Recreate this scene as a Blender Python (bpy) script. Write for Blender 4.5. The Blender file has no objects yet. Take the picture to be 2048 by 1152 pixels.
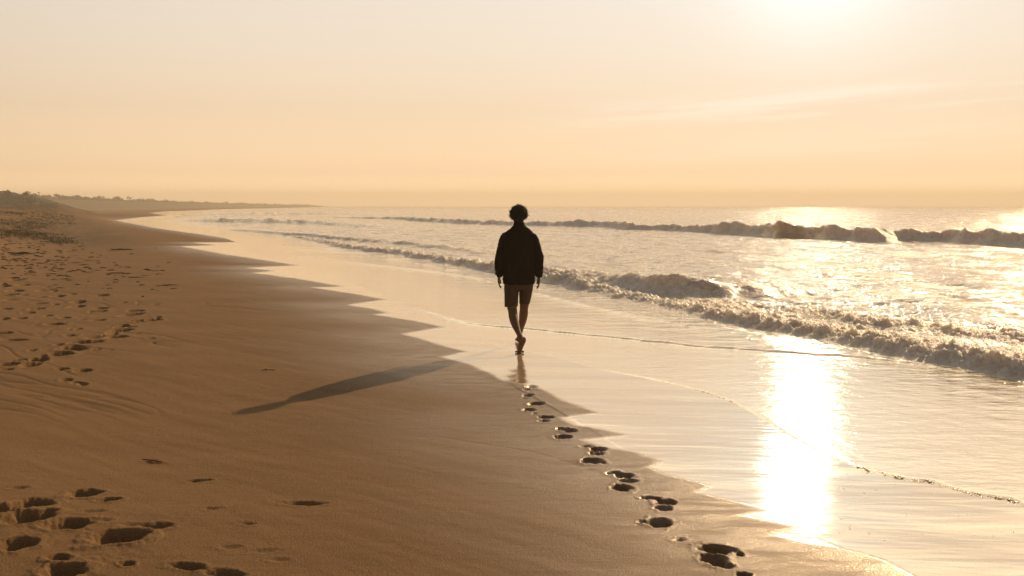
import bpy, math, random
import numpy as np
from mathutils import Vector, Matrix, Euler

R = math.radians
rng = np.random.default_rng(7)
random.seed(7)
scene = bpy.context.scene
COL = scene.collection

# ------------------------------------------------------------------ camera numbers
FPX = 1991.0                      # focal length in pixels of the 2048 px wide photograph (35 mm lens)
CAMZ = 1.75
PITCH = math.atan((576 - 410.5) / FPX)
SUN_AZ, SUN_EL = R(33.4), R(22.0)     # lamp: to the right of the view direction, makes the shadow
GLOW_AZ, GLOW_EL = R(16.7), R(14.1)   # brightest part of the veiled sky


# ------------------------------------------------------------------ small helpers
def sm(a, b, x):
    t = np.clip((x - a) / (b - a), 0, 1)
    return t * t * (3 - 2 * t)


def _hash(ix, iy, seed):
    h = (ix.astype(np.uint32) * np.uint32(374761393) + iy.astype(np.uint32) * np.uint32(668265263)
         + np.uint32((seed * 2246822519 + 3266489917) & 0xffffffff))
    h = (h ^ (h >> np.uint32(13))) * np.uint32(1274126177)
    h = h ^ (h >> np.uint32(16))
    return h


_ANG = np.arange(256) * (2 * np.pi / 256)
_GX, _GY = np.cos(_ANG).astype(np.float32), np.sin(_ANG).astype(np.float32)


def perlin(x, y, seed=0):
    x = np.asarray(x, np.float64); y = np.asarray(y, np.float64)
    fx = np.floor(x); fy = np.floor(y)
    ix = fx.astype(np.int64); iy = fy.astype(np.int64)
    dx = (x - fx).astype(np.float32); dy = (y - fy).astype(np.float32)
    u = dx * dx * dx * (dx * (dx * 6 - 15) + 10)
    v = dy * dy * dy * (dy * (dy * 6 - 15) + 10)

    def g(ax, ay, ex, ey):
        k = (_hash(ix + ax, iy + ay, seed) & np.uint32(255)).astype(np.int64)
        return _GX[k] * ex + _GY[k] * ey
    a = g(0, 0, dx, dy); b = g(1, 0, dx - 1, dy)
    c = g(0, 1, dx, dy - 1); d = g(1, 1, dx - 1, dy - 1)
    return ((a + (b - a) * u) * (1 - v) + (c + (d - c) * u) * v) * 1.5


def fbm(x, y, seed=0, octv=4, gain=0.5, lac=2.03):
    s = 0; a = 1; n = 0
    for i in range(octv):
        s = s + a * perlin(x, y, seed + i * 17); n += a
        a *= gain; x = x * lac + 3.1; y = y * lac + 1.7
    return s / n


def tag(o, label=None, cat=None, group=None, kind=None):
    if label: o['label'] = label
    if cat: o['category'] = cat
    if group: o['group'] = group
    if kind: o['kind'] = kind
    return o


def mesh_obj(name, verts, faces, mat=None, parent=None, smooth=True):
    me = bpy.data.meshes.new(name)
    verts = np.asarray(verts, np.float32)
    if isinstance(faces, np.ndarray):
        n = len(faces); k = faces.shape[1]
        me.vertices.add(len(verts)); me.vertices.foreach_set('co', verts.ravel())
        me.loops.add(n * k); me.polygons.add(n)
        me.loops.foreach_set('vertex_index', faces.astype(np.int32).ravel())
        me.polygons.foreach_set('loop_start', np.arange(0, n * k, k, dtype=np.int32))
        try:
            me.polygons.foreach_set('loop_total', np.full(n, k, np.int32))
        except Exception:
            pass
        me.update(calc_edges=True)
    else:
        me.from_pydata([tuple(map(float, v)) for v in verts], [], faces)
        me.update()
    if smooth:
        me.polygons.foreach_set('use_smooth', np.ones(len(me.polygons), bool))
    if mat: me.materials.append(mat)
    o = bpy.data.objects.new(name, me); COL.objects.link(o)
    if parent: o.parent = parent
    return o


def empty(name, loc=(0, 0, 0), rz=0):
    o = bpy.data.objects.new(name, None); COL.objects.link(o)
    o.location = loc; o.rotation_euler = (0, 0, rz); o.empty_display_size = .2
    return o


def fattr(o, name, arr):
    a = o.data.attributes.new(name, 'FLOAT', 'POINT')
    a.data.foreach_set('value', np.asarray(arr, np.float32))


# ------------------------------------------------------------------ pixel -> world (layout measured from the photo)
cp, sp = math.cos(PITCH), math.sin(PITCH)


def ray(px, py):
    a = px - 1024.0; b = 576.0 - py
    return np.array([a, FPX * cp + b * sp, -FPX * sp + b * cp])


def un0(px, py, z=0.0):
    d = ray(px, py)
    if d[2] > -2.0: d = d.copy(); d[2] = -2.0
    t = (z - CAMZ) / d[2]
    return d[0] * t, d[1] * t


# shore line (smooth) as x = f(y)
_sh = [un0(*p) for p in [(1835, 1152), (1400, 985), (1105, 815), (925, 712), (720, 608), (570, 548), (430, 493), (250, 441),
                         (330, 424), (560, 417)]]
_sh = [(26.0, -50.0)] + _sh + [(_sh[-1][0] - 70, 1700.0)]
_shx = np.array([p[0] for p in _sh]); _shy = np.array([p[1] for p in _sh])


def shore_s(x, y):
    xs = np.interp(y, _shy, _shx)
    return (xs - x) * 0.92


def base_z(x, y):
    s = shore_s(x, y)
    k = sm(38, 100, y)
    rise = sm(5.2 - 4.6 * k, 14.5 - 6.5 * k, s)
    land = 0.006 * np.minimum(s, 12) + (1.52 * rise * sm(8, 34, y) + 0.3 * sm(14, 40, s)) * sm(165, 112, y) + .02 * sm(3, 12, s)
    land = land * sm(-.5, 1.2, s)
    land = land - .075 * np.exp(-((x + 2.5) / 1.7) ** 2 - ((y - 8.3) / 2.1) ** 2) + .03 * np.exp(-((x + 2.3) / 2.2) ** 2 - ((y - 5) / 1.2) ** 2)
    sea = np.maximum(0.018 * np.minimum(s, 0), -0.9) - 0.006 * sm(0, -1, s)
    return np.where(s > 0, land, sea)


def un(px, py):
    """photo pixel -> point on the beach surface"""
    d = ray(px, py); d = d / d[1]
    lo = 2.5; prev = lo
    y = lo
    while y < 1500:
        z = CAMZ + d[2] * y
        if z < float(base_z(np.array(d[0] * y), np.array(y))): break
        prev = y; y *= 1.01
    a, b = prev, y
    for _ in range(25):
        m = .5 * (a + b)
        if CAMZ + d[2] * m < float(base_z(np.array(d[0] * m), np.array(m))): b = m
        else: a = m
    return np.array([d[0] * b, b, float(base_z(np.array(d[0] * b), np.array(b)))])


def catmull(pts, n=4):
    pts = np.asarray(pts, float)
    out = []
    for i in range(len(pts) - 1):
        p0 = pts[max(i - 1, 0)]; p1 = pts[i]; p2 = pts[i + 1]; p3 = pts[min(i + 2, len(pts) - 1)]
        for k in range(n):
            t = k / n
            out.append(.5 * ((2 * p1) + (-p0 + p2) * t + (2 * p0 - 5 * p1 + 4 * p2 - p3) * t * t + (-p0 + 3 * p1 - 3 * p2 + p3) * t ** 3))
    out.append(pts[-1])
    return np.array(out)


def seg_near(x, y, pts):
    """distance to polyline, side (+1 = right hand side when walking along pts), index parameter"""
    best = np.full(x.shape, 1e9); side = np.ones(x.shape); par = np.zeros(x.shape)
    for i in range(len(pts) - 1):
        ax, ay = pts[i][:2]; bx, by = pts[i + 1][:2]
        vx, vy = bx - ax, by - ay; L = vx * vx + vy * vy + 1e-12
        t = np.clip(((x - ax) * vx + (y - ay) * vy) / L, 0, 1)
        ex = x - ax - t * vx; ey = y - ay - t * vy
        d = ex * ex + ey * ey
        m = d < best
        best = np.where(m, d, best)
        side = np.where(m, np.sign(vy * ex - vx * ey), side)
        par = np.where(m, i + t, par)
    return np.sqrt(best), side, par


def inside(x, y, poly):
    r = np.zeros(x.shape, bool)
    n = len(poly)
    for i in range(n):
        ax, ay = poly[i][:2]; bx, by = poly[(i + 1) % n][:2]
        if ay == by: continue
        c = ((ay > y) != (by > y)) & (x < (bx - ax) * (y - ay) / (by - ay) + ax)
        r ^= c
    return r


# ------------------------------------------------------------------ materials
def new_mat(name):
    m = bpy.data.materials.new(name); m.use_nodes = True
    nt = m.node_tree; nt.nodes.clear()
    out = nt.nodes.new('ShaderNodeOutputMaterial')
    b = nt.nodes.new('ShaderNodeBsdfPrincipled')
    nt.links.new(b.outputs[0], out.inputs[0])
    return m, nt, b, out


class N:
    def __init__(s, nt): s.nt = nt
    def node(s, t, **k):
        n = s.nt.nodes.new(t)
        for a, v in k.items(): setattr(n, a, v)
        return n
    def link(s, a, b): s.nt.links.new(a, b)
    def val(s, sock, v):
        if hasattr(v, 'is_output') or isinstance(v, bpy.types.NodeSocket): s.link(v, sock)
        else: sock.default_value = v
    def math(s, op, a, b=0.0, c=None, clamp=False):
        n = s.node('ShaderNodeMath', operation=op); n.use_clamp = clamp
        s.val(n.inputs[0], a); s.val(n.inputs[1], b)
        if c is not None: s.val(n.inputs[2], c)
        return n.outputs[0]
    def mr(s, v, a, b, c=0.0, d=1.0, smooth=True):
        n = s.node('ShaderNodeMapRange'); n.interpolation_type = 'SMOOTHSTEP' if smooth else 'LINEAR'
        s.val(n.inputs[0], v); s.val(n.inputs[1], a); s.val(n.inputs[2], b); s.val(n.inputs[3], c); s.val(n.inputs[4], d)
        return n.outputs[0]
    def mix(s, f, a, b):
        n = s.node('ShaderNodeMix', data_type='RGBA')
        s.val(n.inputs[0], f)
        s.val(n.inputs[6], a if not isinstance(a, tuple) else (*a, 1)); s.val(n.inputs[7], b if not isinstance(b, tuple) else (*b, 1))
        return n.outputs[2]
    def mixf(s, f, a, b):
        n = s.node('ShaderNodeMix', data_type='FLOAT')
        s.val(n.inputs[0], f); s.val(n.inputs[2], a); s.val(n.inputs[3], b)
        return n.outputs[0]
    def noise(s, vec, scale, detail=3, rough=.5, dist=0):
        n = s.node('ShaderNodeTexNoise'); n.inputs['Scale'].default_value = scale
        n.inputs['Detail'].default_value = detail; n.inputs['Roughness'].default_value = rough
        n.inputs['Distortion'].default_value = dist
        if vec is not None: s.link(vec, n.inputs['Vector'])
        return n.outputs['Fac']
    def obj(s): return s.node('ShaderNodeTexCoord').outputs['Object']
    def mapping(s, vec, rot=(0, 0, 0), scale=(1, 1, 1), loc=(0, 0, 0)):
        n = s.node('ShaderNodeMapping'); s.link(vec, n.inputs[0])
        n.inputs['Location'].default_value = loc; n.inputs['Rotation'].default_value = rot; n.inputs['Scale'].default_value = scale
        return n.outputs[0]
    def attr(s, name):
        return s.node('ShaderNodeAttribute', attribute_name=name).outputs['Fac']
    def bump(s, h, strength, dist, normal=None):
        n = s.node('ShaderNodeBump'); s.val(n.inputs['Strength'], strength); s.val(n.inputs['Distance'], dist); s.link(h, n.inputs['Height'])
        if normal is not None: s.link(normal, n.inputs['Normal'])
        return n.outputs[0]


def mat_sand():
    m, nt, b, out = new_mat('beach_sand'); n = N(nt)
    o = n.obj()
    wet = n.attr('wet'); damp = n.attr('damp'); rough_sand = n.attr('loose')
    grain = n.noise(o, 420, 3, .7)
    grain2 = n.noise(o, 95, 4, .7)
    patch = n.noise(n.mapping(o, rot=(0, 0, R(40)), scale=(.25, 1.0, 1)), 1.3, 5, .6)
    dry = n.mix(n.mr(n.math('ADD', n.math('MULTIPLY', grain, .5), n.math('MULTIPLY', grain2, .5)), .36, .64), (.150, .084, .036), (.285, .165, .075))
    dry = n.mix(n.mr(patch, .3, .7, 0, .35), dry, (.150, .084, .036))
    speck = n.mr(n.noise(o, 160, 2, .5), .69, .74)
    dry = n.mix(n.math('MULTIPLY', speck, .5), dry, (.05, .03, .018))
    dampc = n.mix(n.mr(grain, .25, .75), (.098, .052, .022), (.155, .084, .038))
    c = n.mix(n.math('MULTIPLY', damp, .6), dry, dampc)
    tuft = n.mr(n.noise(n.mapping(o, scale=(1, .6, 1)), 2.2, 6, .7), .42, .60)
    c = n.mix(n.math('MULTIPLY', n.attr('cover'), n.math('ADD', .35, n.math('MULTIPLY', tuft, .6))), c, (.042, .030, .017))
    wet_sheen = n.mix(n.mr(grain2, .3, .7), (.50, .355, .205), (.60, .435, .265))  # wet film painted pale: base colour carries part of the sky sheen
    c = n.mix(wet, c, wet_sheen)
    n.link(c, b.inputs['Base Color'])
    # pale streaks inside the wet film, thin places where the water has drained
    streak = n.noise(n.mapping(o, rot=(0, 0, R(62)), scale=(.22, 2.2, 1)), 1.1, 4, .55)
    drained = n.mr(streak, .47, .62, 0, .08)
    rw = n.math('ADD', .02, drained)
    rr = n.mixf(damp, .82, .50)
    n.link(n.mixf(wet, rr, rw), b.inputs['Roughness'])
    n.link(n.mixf(wet, n.mixf(damp, 1.40, 1.5), 1.85), b.inputs['IOR'])
    n.link(n.mixf(wet, n.mixf(damp, .12, .40), .5), b.inputs['Specular IOR Level'])
    b.inputs['Specular Tint'].default_value = (1, .80, .58, 1)
    # relief: grains on dry sand, faint sheet ripples on wet sand
    b1 = n.bump(grain2, n.mixf(wet, n.mixf(damp, .75, .4), .012), .012)
    b2 = n.bump(grain, n.mixf(wet, n.mixf(damp, .4, .25), .01), .006, b1)
    rip = n.noise(n.mapping(o, rot=(0, 0, R(62)), scale=(.5, 2.6, 1)), 5.0, 4, .55)
    b3 = n.bump(rip, n.mixf(wet, .25, .10), .02, b2)
    swell = n.noise(n.mapping(o, rot=(0, 0, R(75)), scale=(.35, 1.5, 1)), 2.0, 3, .5)
    b3 = n.bump(swell, n.mixf(wet, 0.0, .30), .035, b3)
    fine = n.noise(n.mapping(o, rot=(0, 0, R(50)), scale=(.6, 1.3, 1)), 75, 3, .7)
    spark = n.mr(n.attr('spark'), 0, 1, 0, .5, False)
    b4 = n.bump(fine, spark, .012, b3)
    n.link(b4, b.inputs['Normal'])
    gl = n.node('ShaderNodeBsdfGlossy'); gl.inputs['Color'].default_value = (1, .92, .79, 1)
    n.link(n.mixf(wet, .16, n.math('ADD', rw, .02)), gl.inputs['Roughness']); n.link(b4, gl.inputs['Normal'])
    mx = n.node('ShaderNodeMixShader'); n.link(n.mixf(wet, n.math('MULTIPLY', n.math('POWER', damp, 5.0), n.mr(rip, .35, .6, .0, .16)), n.mr(streak, .36, .62, .28, .48)), mx.inputs[0]); n.link(b.outputs[0], mx.inputs[1]); n.link(gl.outputs[0], mx.inputs[2])
    n.link(mx.outputs[0], out.inputs[0])
    return m


def mat_sea():
    m, nt, b, out = new_mat('sea_water'); n = N(nt)
    o = n.obj()
    foam = n.attr('foam'); deep = n.attr('deep')
    f1 = n.noise(n.mapping(o, rot=(0, 0, R(64)), scale=(.55, 1.3, 1)), 1.5, 6, .66, .6)
    f2 = n.noise(o, 9, 5, .7, .4)
    mixn = n.math('ADD', n.math('MULTIPLY', f1, .62), n.math('MULTIPLY', f2, .38))
    thr = n.math('SUBTRACT', .80, n.math('MULTIPLY', foam, .62))
    fm = n.mr(n.math('SUBTRACT', mixn, thr), -.035, .05)
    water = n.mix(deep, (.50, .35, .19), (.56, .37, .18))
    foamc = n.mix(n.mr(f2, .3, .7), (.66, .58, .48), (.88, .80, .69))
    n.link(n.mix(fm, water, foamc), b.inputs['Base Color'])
    n.link(n.mixf(fm, n.mixf(deep, .06, .11), .55), b.inputs['Roughness'])
    n.link(n.mixf(fm, n.mixf(deep, 2.2, 1.7), 1.4), b.inputs['IOR'])
    n.link(n.mixf(n.attr('calm'), n.math('ADD', .75, n.math('MULTIPLY', fm, -.1)), 0.0), b.inputs['Subsurface Weight']); b.inputs['Subsurface Radius'].default_value = (1, .62, .32); b.inputs['Subsurface Scale'].default_value = .45
    r1 = n.noise(n.mapping(o, rot=(0, 0, R(64)), scale=(.45, 1.3, 1)), 2.2, 5, .6, .3)
    r2 = n.noise(n.mapping(o, rot=(0, 0, R(70)), scale=(.6, 1.2, 1)), 11, 4, .6)
    calm = n.attr('calm')
    b1 = n.bump(r1, n.mixf(calm, 1.0, .08), .12)
    b2 = n.bump(r2, n.mixf(calm, .5, .16), .03, b1)
    fb = n.bump(n.noise(o, 30, 5, .75), n.math('MULTIPLY', fm, .9), .03, b2)
    n.link(fb, b.inputs['Normal'])
    gl = n.node('ShaderNodeBsdfGlossy'); gl.inputs['Color'].default_value = (1, .90, .75, 1)
    gl.inputs['Roughness'].default_value = .07; n.link(fb, gl.inputs['Normal'])
    mx = n.node('ShaderNodeMixShader'); n.link(n.math('MULTIPLY', n.math('SUBTRACT', 1.0, fm), n.mixf(calm, n.mixf(deep, .25, .08), .50)), mx.inputs[0]); n.link(b.outputs[0], mx.inputs[1]); n.link(gl.outputs[0], mx.inputs[2])
    n.link(mx.outputs[0], out.inputs[0])
    return m


def simple_mat(name, c1, c2, scale=20, rough=.8, bump=.3, bdist=.01, spec=.3, detail=4, sheen=0):
    m, nt, b, out = new_mat(name); n = N(nt)
    o = n.obj()
    t = n.noise(o, scale, detail, .65)
    n.link(n.mix(n.mr(t, .3, .7), c1, c2), b.inputs['Base Color'])
    b.inputs['Roughness'].default_value = rough
    b.inputs['Specular IOR Level'].default_value = spec
    if sheen: b.inputs['Sheen Weight'].default_value = sheen
    n.link(n.bump(t, bump, bdist), b.inputs['Normal'])
    return m


M_SAND = mat_sand()
M_SEA = mat_sea()

# ------------------------------------------------------------------ the lines of the beach
C0_PX = [(560, 416.5), (420, 420), (330, 423), (300, 426), (335, 430), (280, 435), (231, 441), (312, 456), (406, 468), (500, 482), (384, 485.5), (434, 490),
         (362, 493), (450, 509), (594, 529), (494, 536), (545, 541), (508, 546), (590, 557), (684, 571.5), (625, 575), (700, 586), (769, 597),
         (694, 610), (740, 617), (775, 625), (745, 629), (830, 641), (885, 652), (806, 667), (838, 678), (881, 690), (932, 703), (876, 713), (931, 724),
         (970, 742), (1009, 762), (1083, 777), (1124, 800), (1190, 823), (1120, 834), (1150, 850), (1250, 868), (1153, 877), (1206, 893), (1267, 905),
         (1322, 921), (1294, 934), (1335, 952), (1415, 971), (1390, 985), (1450, 999), (1532, 1019), (1473, 1031), (1520, 1041), (1593, 1053),
         (1540, 1070), (1600, 1086), (1716, 1104), (1764, 1120), (1827, 1152), (1990, 1240)]
C0 = [un0(*p) for p in C0_PX] + [(9.0, -8.0), (28.0, -55.0)]
C0 = np.array(C0)
WETPOLY = np.vstack([C0, [[900, -55], [2500, 2500], [-400, 2500]]])

C1_PX = [(560, 416.2), (430, 419), (360, 424), (380, 431), (300, 438), (262, 442), (340, 457), (430, 470), (480, 487), (500, 505), (600, 528), (700, 562), (790, 603),
         (860, 640), (940, 676), (1020, 694), (1100, 708), (1200, 733), (1330, 757), (1443, 788), (1520, 825), (1600, 875),
         (1716, 925), (1800, 945), (1860, 952), (1930, 972), (2048, 993), (2300, 1060)]
C1 = catmull([un0(*p) for p in C1_PX] + [(7.5, 0.0), (14, -10.0), (33.0, -55.0)], 3)
SEAPOLY = np.vstack([C1, [[900, -55], [2500, 2500], [-400, 2500]]])

# ------------------------------------------------------------------ pits in the sand (photo px: x, y, width, height, depth factor)
PITS = [  # the walker's own prints, heel and ball separately
    (1064, 773, 26, 5, .8), (1053, 779, 18, 3, .5), (1056, 791, 24, 6, .9), (1050, 797, 16, 3, .4), (1073, 808, 34, 7, 1), (1058, 820, 28, 6, 1), (1068, 827, 14, 2.5, .4),
    (1092, 835, 36, 6, .9), (1087, 842, 28, 5, .6), (1125, 858, 28, 6, .8), (1140, 861, 30, 8, 1), (1126, 874, 40, 9, 1),
    (1172, 893, 30, 4, .6), (1197, 899, 36, 9, 1), (1192, 907, 32, 7, .8), (1183, 922, 46, 12, 1), (1205, 926, 20, 4, .5),
    (1228, 946, 34, 6, .8), (1250, 952, 42, 11, 1), (1257, 962, 40, 7, .8), (1243, 976, 42, 14, 1),
    (1303, 997, 44, 8, .8), (1330, 1005, 46, 13, 1), (1327, 1017, 40, 10, .9), (1318, 1045, 56, 20, 1.1), (1298, 1046, 26, 9, .7), (1285, 1044, 26, 5, .4),
    (1357, 1079, 34, 8, .35), (1433, 1099, 74, 20, 1.2), (1428, 1120, 56, 22, 1.2), (1447, 1132, 44, 11, .8), (1478, 1109, 22, 6, .5), (1487, 1150, 34, 8, .8),
    # line of prints crossing the beach on the left
    (262, 630, 32, 7, 1), (269, 622, 34, 4, .8), (281, 642, 40, 4, .8), (305, 640, 34, 4.5, .9), (315, 635, 14, 4, .8), (262, 646, 22, 4, .8), (242, 653, 22, 6, .9), (262, 654, 22, 3, .6),
    (239, 662, 38, 8, 1), (219, 669, 30, 5, .9), (232, 675, 34, 6, 1), (209, 667, 16, 5, .7), (191, 675, 26, 6, 1), (184, 685, 30, 7, 1), (158, 685, 30, 6, 1), (145, 697, 48, 9, 1.1),
    (123, 708, 44, 8, 1.1), (75, 720, 40, 8, 1.1), (36, 722, 24, 6, .9), (61, 731, 32, 8, 1), (14, 731, 34, 7, .9), (125, 738, 26, 4, .8), (166, 742, 30, 6, 1), (85, 713, 22, 4, .7),
    (133, 760, 26, 4, .7), (155, 766, 30, 3, .5), (166, 769, 22, 4, .6), (64, 700, 18, 4, .7), (275, 667, 12, 3, .7), (306, 685, 12, 2.5, .7), (302, 677, 20, 2.5, .5), (192, 699, 16, 4, .8),
    (222, 700, 18, 2, .4), (116, 690, 20, 3, .5), (156, 604, 26, 5, 1), (156, 613, 28, 5, 1), (140, 615, 12, 3, .6), (200, 617, 30, 4, .8), (198, 623, 26, 4, .8), (182, 624, 14, 3.5, .8),
    (72, 618, 26, 4, 1), (56, 626, 24, 4, 1), (94, 632, 18, 3.5, .8), (130, 636, 20, 3.5, .8), (195, 641, 22, 4, .8), (165, 639, 12, 2.5, .6), (41, 637, 22, 3.5, .8), (8, 638, 20, 4, .8),
    (109, 649, 36, 5, 1), (74, 649, 14, 3, .6), (156, 658, 16, 3, .6), (141, 671, 26, 3.5, .7), (9, 666, 30, 4, .8), (30, 680, 52, 4, .7), (116, 592, 26, 3.5, .8), (77, 595, 12, 3.5, .7),
    (200, 591, 34, 3.5, .8), (145, 588, 16, 3, .6), (92, 580, 28, 5, .9), (108, 582, 14, 3, .7), (30, 582, 30, 6, .9), (10, 590, 30, 5, .9), (46, 590, 16, 3, .7), (22, 600, 24, 3.5, .7),
    (12, 618, 28, 3, .7), (80, 607, 26, 3, .6), (30, 560, 32, 6, .9), (8, 572, 24, 6, .9), (45, 570, 24, 5, .8), (112, 609, 14, 2.5, .5), (246, 605, 14, 2.5, .6), (280, 605, 14, 2.5, .4),
    (310, 609, 14, 2.5, .6), (14, 740, 26, 4, .5),
    # trampled corner at the bottom left
    (170, 987, 64, 15, 1.2), (216, 1000, 50, 9, .7), (64, 1008, 80, 20, 1.3), (8, 1019, 58, 18, 1.2), (56, 1035, 104, 24, 1.3), (138, 1049, 88, 22, 1.3), (97, 1024, 36, 8, .8), 
    (237, 1075, 108, 27, 1.5),   (34, 1089, 80, 24, 1.1), (117, 1117, 46, 13, 1.0), (128, 1143, 82, 26, 1.3), (376, 1135, 86, 13, 1.0), (450, 1149, 92, 16, .7),
    (312, 1052, 64, 15, .6), (268, 1050, 64, 11, .4), (606, 1007, 104, 10, .5), (422, 1017, 42, 7, .35), (494, 1047, 46, 7, .35),   (35, 975, 46, 6, .35),
    (200, 1041, 46, 8, .35), (254, 1128, 34, 9, .5),  (530, 1102, 60, 10, .25), (460, 1095, 50, 8, .25),   (560, 1120, 50, 7, .25),
      (185, 1023, 60, 7, .3), 
    # thin scratches further right on the dry sand
    (400, 961, 60, 3.2, .5), (310, 925, 50, 3, .3),
]


def pit_field(x, y, z):
    for (px, py, w, h, k) in PITS:
        c = un(px, py)
        d = math.hypot(c[0], c[1] - 0)
        hw = max(.5 * w * d / FPX, .03) * .93
        crumbly = 1
        hl = max(.5 * h * d * d / (FPX * max(CAMZ - c[2], .25)), .035) * .95
        if py > 1000 or (py > 770 and px > 1000): hl *= 1.0
        hl = min(hl, .30)
        m = (np.abs(x - c[0]) < hw * 3.2) & (np.abs(y - c[1]) < hl * 3.2)
        if not m.any(): continue
        idx = np.nonzero(m)[0]
        ex = (x[idx] - c[0]); ey = (y[idx] - c[1])
        a = R(18) * math.sin(px * 1.7)
        ca, sa = math.cos(a), math.sin(a)
        ux = (ex * ca + ey * sa) / hw; uy = (-ex * sa + ey * ca) / hl
        wob = 1 + .26 * perlin(ux * 1.2 + px, uy * 1.2 + py, 5) + .11 * perlin(ux * 4 + px, uy * 4, 6)
        q = np.sqrt(ux * ux + uy * uy) / wob
        depth = min((.085 if px < 360 and py < 900 else .055) * k, .6 * min(hw, hl) + .015)
        if k < .5: depth *= .6
        pit = -depth * (1 - sm((.45 if py > 960 and px < 500 else .62) if k > .7 else .2, 1.10, q))
        rim = ((.10 if px < 360 else .05) * depth + (.006 if d < 9 else 0) * np.abs(perlin(ex * 30, ey * 30, 15))) * np.exp(-((q - 1.3) / .3) ** 2)
        z[idx] += pit + rim
    return z


# ------------------------------------------------------------------ polar sheet round the viewpoint (finer where things are small)
def polar(rings, angs, wrap=False):
    r = np.asarray(rings)[:, None]; a = np.asarray(angs)[None, :]
    x = (r * np.sin(a)).ravel(); y = (r * np.cos(a)).ravel()
    nr, na = len(rings), len(angs)
    i = np.arange(nr - 1)[:, None] * na; j = np.arange(na - 1)[None, :]
    q = np.stack([i + j, i + j + 1, i + na + j + 1, i + na + j], -1).reshape(-1, 4)
    if wrap:
        i = np.arange(nr - 1) * na
        q = np.vstack([q, np.stack([i + na - 1, i, i + na, i + 2 * na - 1], -1)])
    return x, y, q[:, ::-1]


def ratio(a, b, k):
    n = int(math.log(b / a) / k)
    return list(a * np.exp(np.arange(n) * (math.log(b / a) / n)))


def ang_range(lo_fine, hi_fine, step, lo, hi, coarse):
    f = list(np.arange(lo_fine, hi_fine, step))
    l = list(np.arange(lo, lo_fine - coarse * .5, coarse)); h = list(np.arange(hi_fine, hi, coarse))
    return np.array(l + f + h)


def build_beach():
    angs = ang_range(R(-31), R(31), .00125, -math.pi + .02, math.pi - .02, R(1.5))
    rings = ratio(.6, 3.6, .03) + ratio(3.6, 9, .0026) + ratio(9, 30, .0038) + ratio(30, 130, .006) + ratio(130, 1500, .03) + [1500]
    x, y, q = polar(rings, angs, True)
    z = base_z(x, y)
    s = shore_s(x, y)
    r = np.hypot(x, y)
    near = sm(200, 60, r)
    # long low undulations left by the last tide and by the wind
    dx, dy = .77, -.64
    al = x * dx + y * dy; ac = -x * dy + y * dx
    dry = sm(.1, 1.6, s)
    z = z + near * dry * (.011 * fbm(al * .35, ac * 1.6, 11, 4) + .004 * fbm(al * .9, ac * 5.5, 21, 3))
    z = z + near * (1 - dry) * .0016 * fbm(al * .5, ac * 1.5, 31, 2)
    ridg = np.abs(fbm(al * .22, ac * 1.1 + .6 * perlin(al * .3, ac * .3, 77), 41, 3))
    z = z - near * dry * .011 * sm(.045, .0, ridg) * sm(-.1, .35, perlin(x * .25, y * .25, 9))
    # loose, trampled sand up the beach and in the near left corner
    loose = np.maximum(sm(4.6, 6.4, s + .6 * perlin(x * .3, y * .3, 4)) * sm(9, 13, y),
                       sm(1.1, .1, np.hypot((x + 2.3) / 1.35, (y - 5.1) / 1.05) + .25 * perlin(x * 1.5, y * 1.5, 3)))
    z = z + loose * near * (.009 * fbm(x * 3.3, y * 2.6, 51, 5, .55) + .03 * sm(12, 30, y) * fbm(x * .8, y * .8, 61, 4))
    # drifted lumps and hollows of the berm
    up = sm(7 - 4.5 * sm(40, 100, y), 12 - 5 * sm(40, 100, y), s) * sm(22, 40, y)
    z = z + up * near * (.26 * fbm(x * .16, y * .10, 71, 4) + .05 * fbm(x * .7, y * .5, 73, 4))
    crumb = sm(.62, .05, np.minimum(np.hypot((x + 2.12) / .35, (y - 5.02) / .28), np.hypot((x + 2.0) / .55, (y - 4.72) / .3)))
    z = z + crumb * .008 * np.maximum(fbm(x * 24, y * 24, 81, 3), -.1)
    z = pit_field(x, y, z)
    wi = inside(x, y, WETPOLY)
    d, _, _ = seg_near(x, y, C0)
    sd = np.where(wi, d, -d)
    sc = np.clip(r / 11.0, .35, 3)
    sdn = sd + sc * .05 * fbm(x * 2.2 / 1, y * 2.2, 91, 4)
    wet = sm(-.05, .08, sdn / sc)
    damp = sm(-2.4, -.05, sd + .5 * fbm(al * .3, ac * 1.0, 93, 3))
    z = z - .004 * wet
    spark = sm(-.5, .5, sd) * sm(.55, .0, np.abs(np.abs(sd) - .1) / np.maximum(sc, .6)) * .0
    right = sm(2.2, 4.0, sd) * sm(30, 10, y)
    spark = np.maximum(.035 * wet, .55 * right * (.5 + .5 * perlin(x * .6, y * .6, 12)))
    # centre point
    i0 = len(x)
    na = len(angs)
    cen = np.array([[0, 0, float(base_z(np.array(0.), np.array(0.)))]])
    V = np.vstack([np.stack([x, y, z], 1), cen])
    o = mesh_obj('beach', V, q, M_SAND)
    # close the small hole under the viewpoint
    app = lambda a, v: np.append(a, v)
    cover = np.maximum(up, .8 * sm(1.2, 4.5, s) * sm(34, 52, y)) * sm(250, 140, y) * sm(-.30, .25, fbm(x * .16, y * .06, 111, 5) + .16)
    fattr(o, 'cover', app(cover, 0))
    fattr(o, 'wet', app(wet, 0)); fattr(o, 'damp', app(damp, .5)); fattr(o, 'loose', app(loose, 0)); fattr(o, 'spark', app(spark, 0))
    tag(o, kind='structure')
    return o


# ------------------------------------------------------------------ sea
def wave_line(px_pts, amps, n=5):
    pts = catmull([un0(*p) for p in px_pts], n)
    a = np.interp(np.arange(len(pts)), np.arange(len(px_pts)) * n, amps)
    return pts, a


WAVES = []
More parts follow.
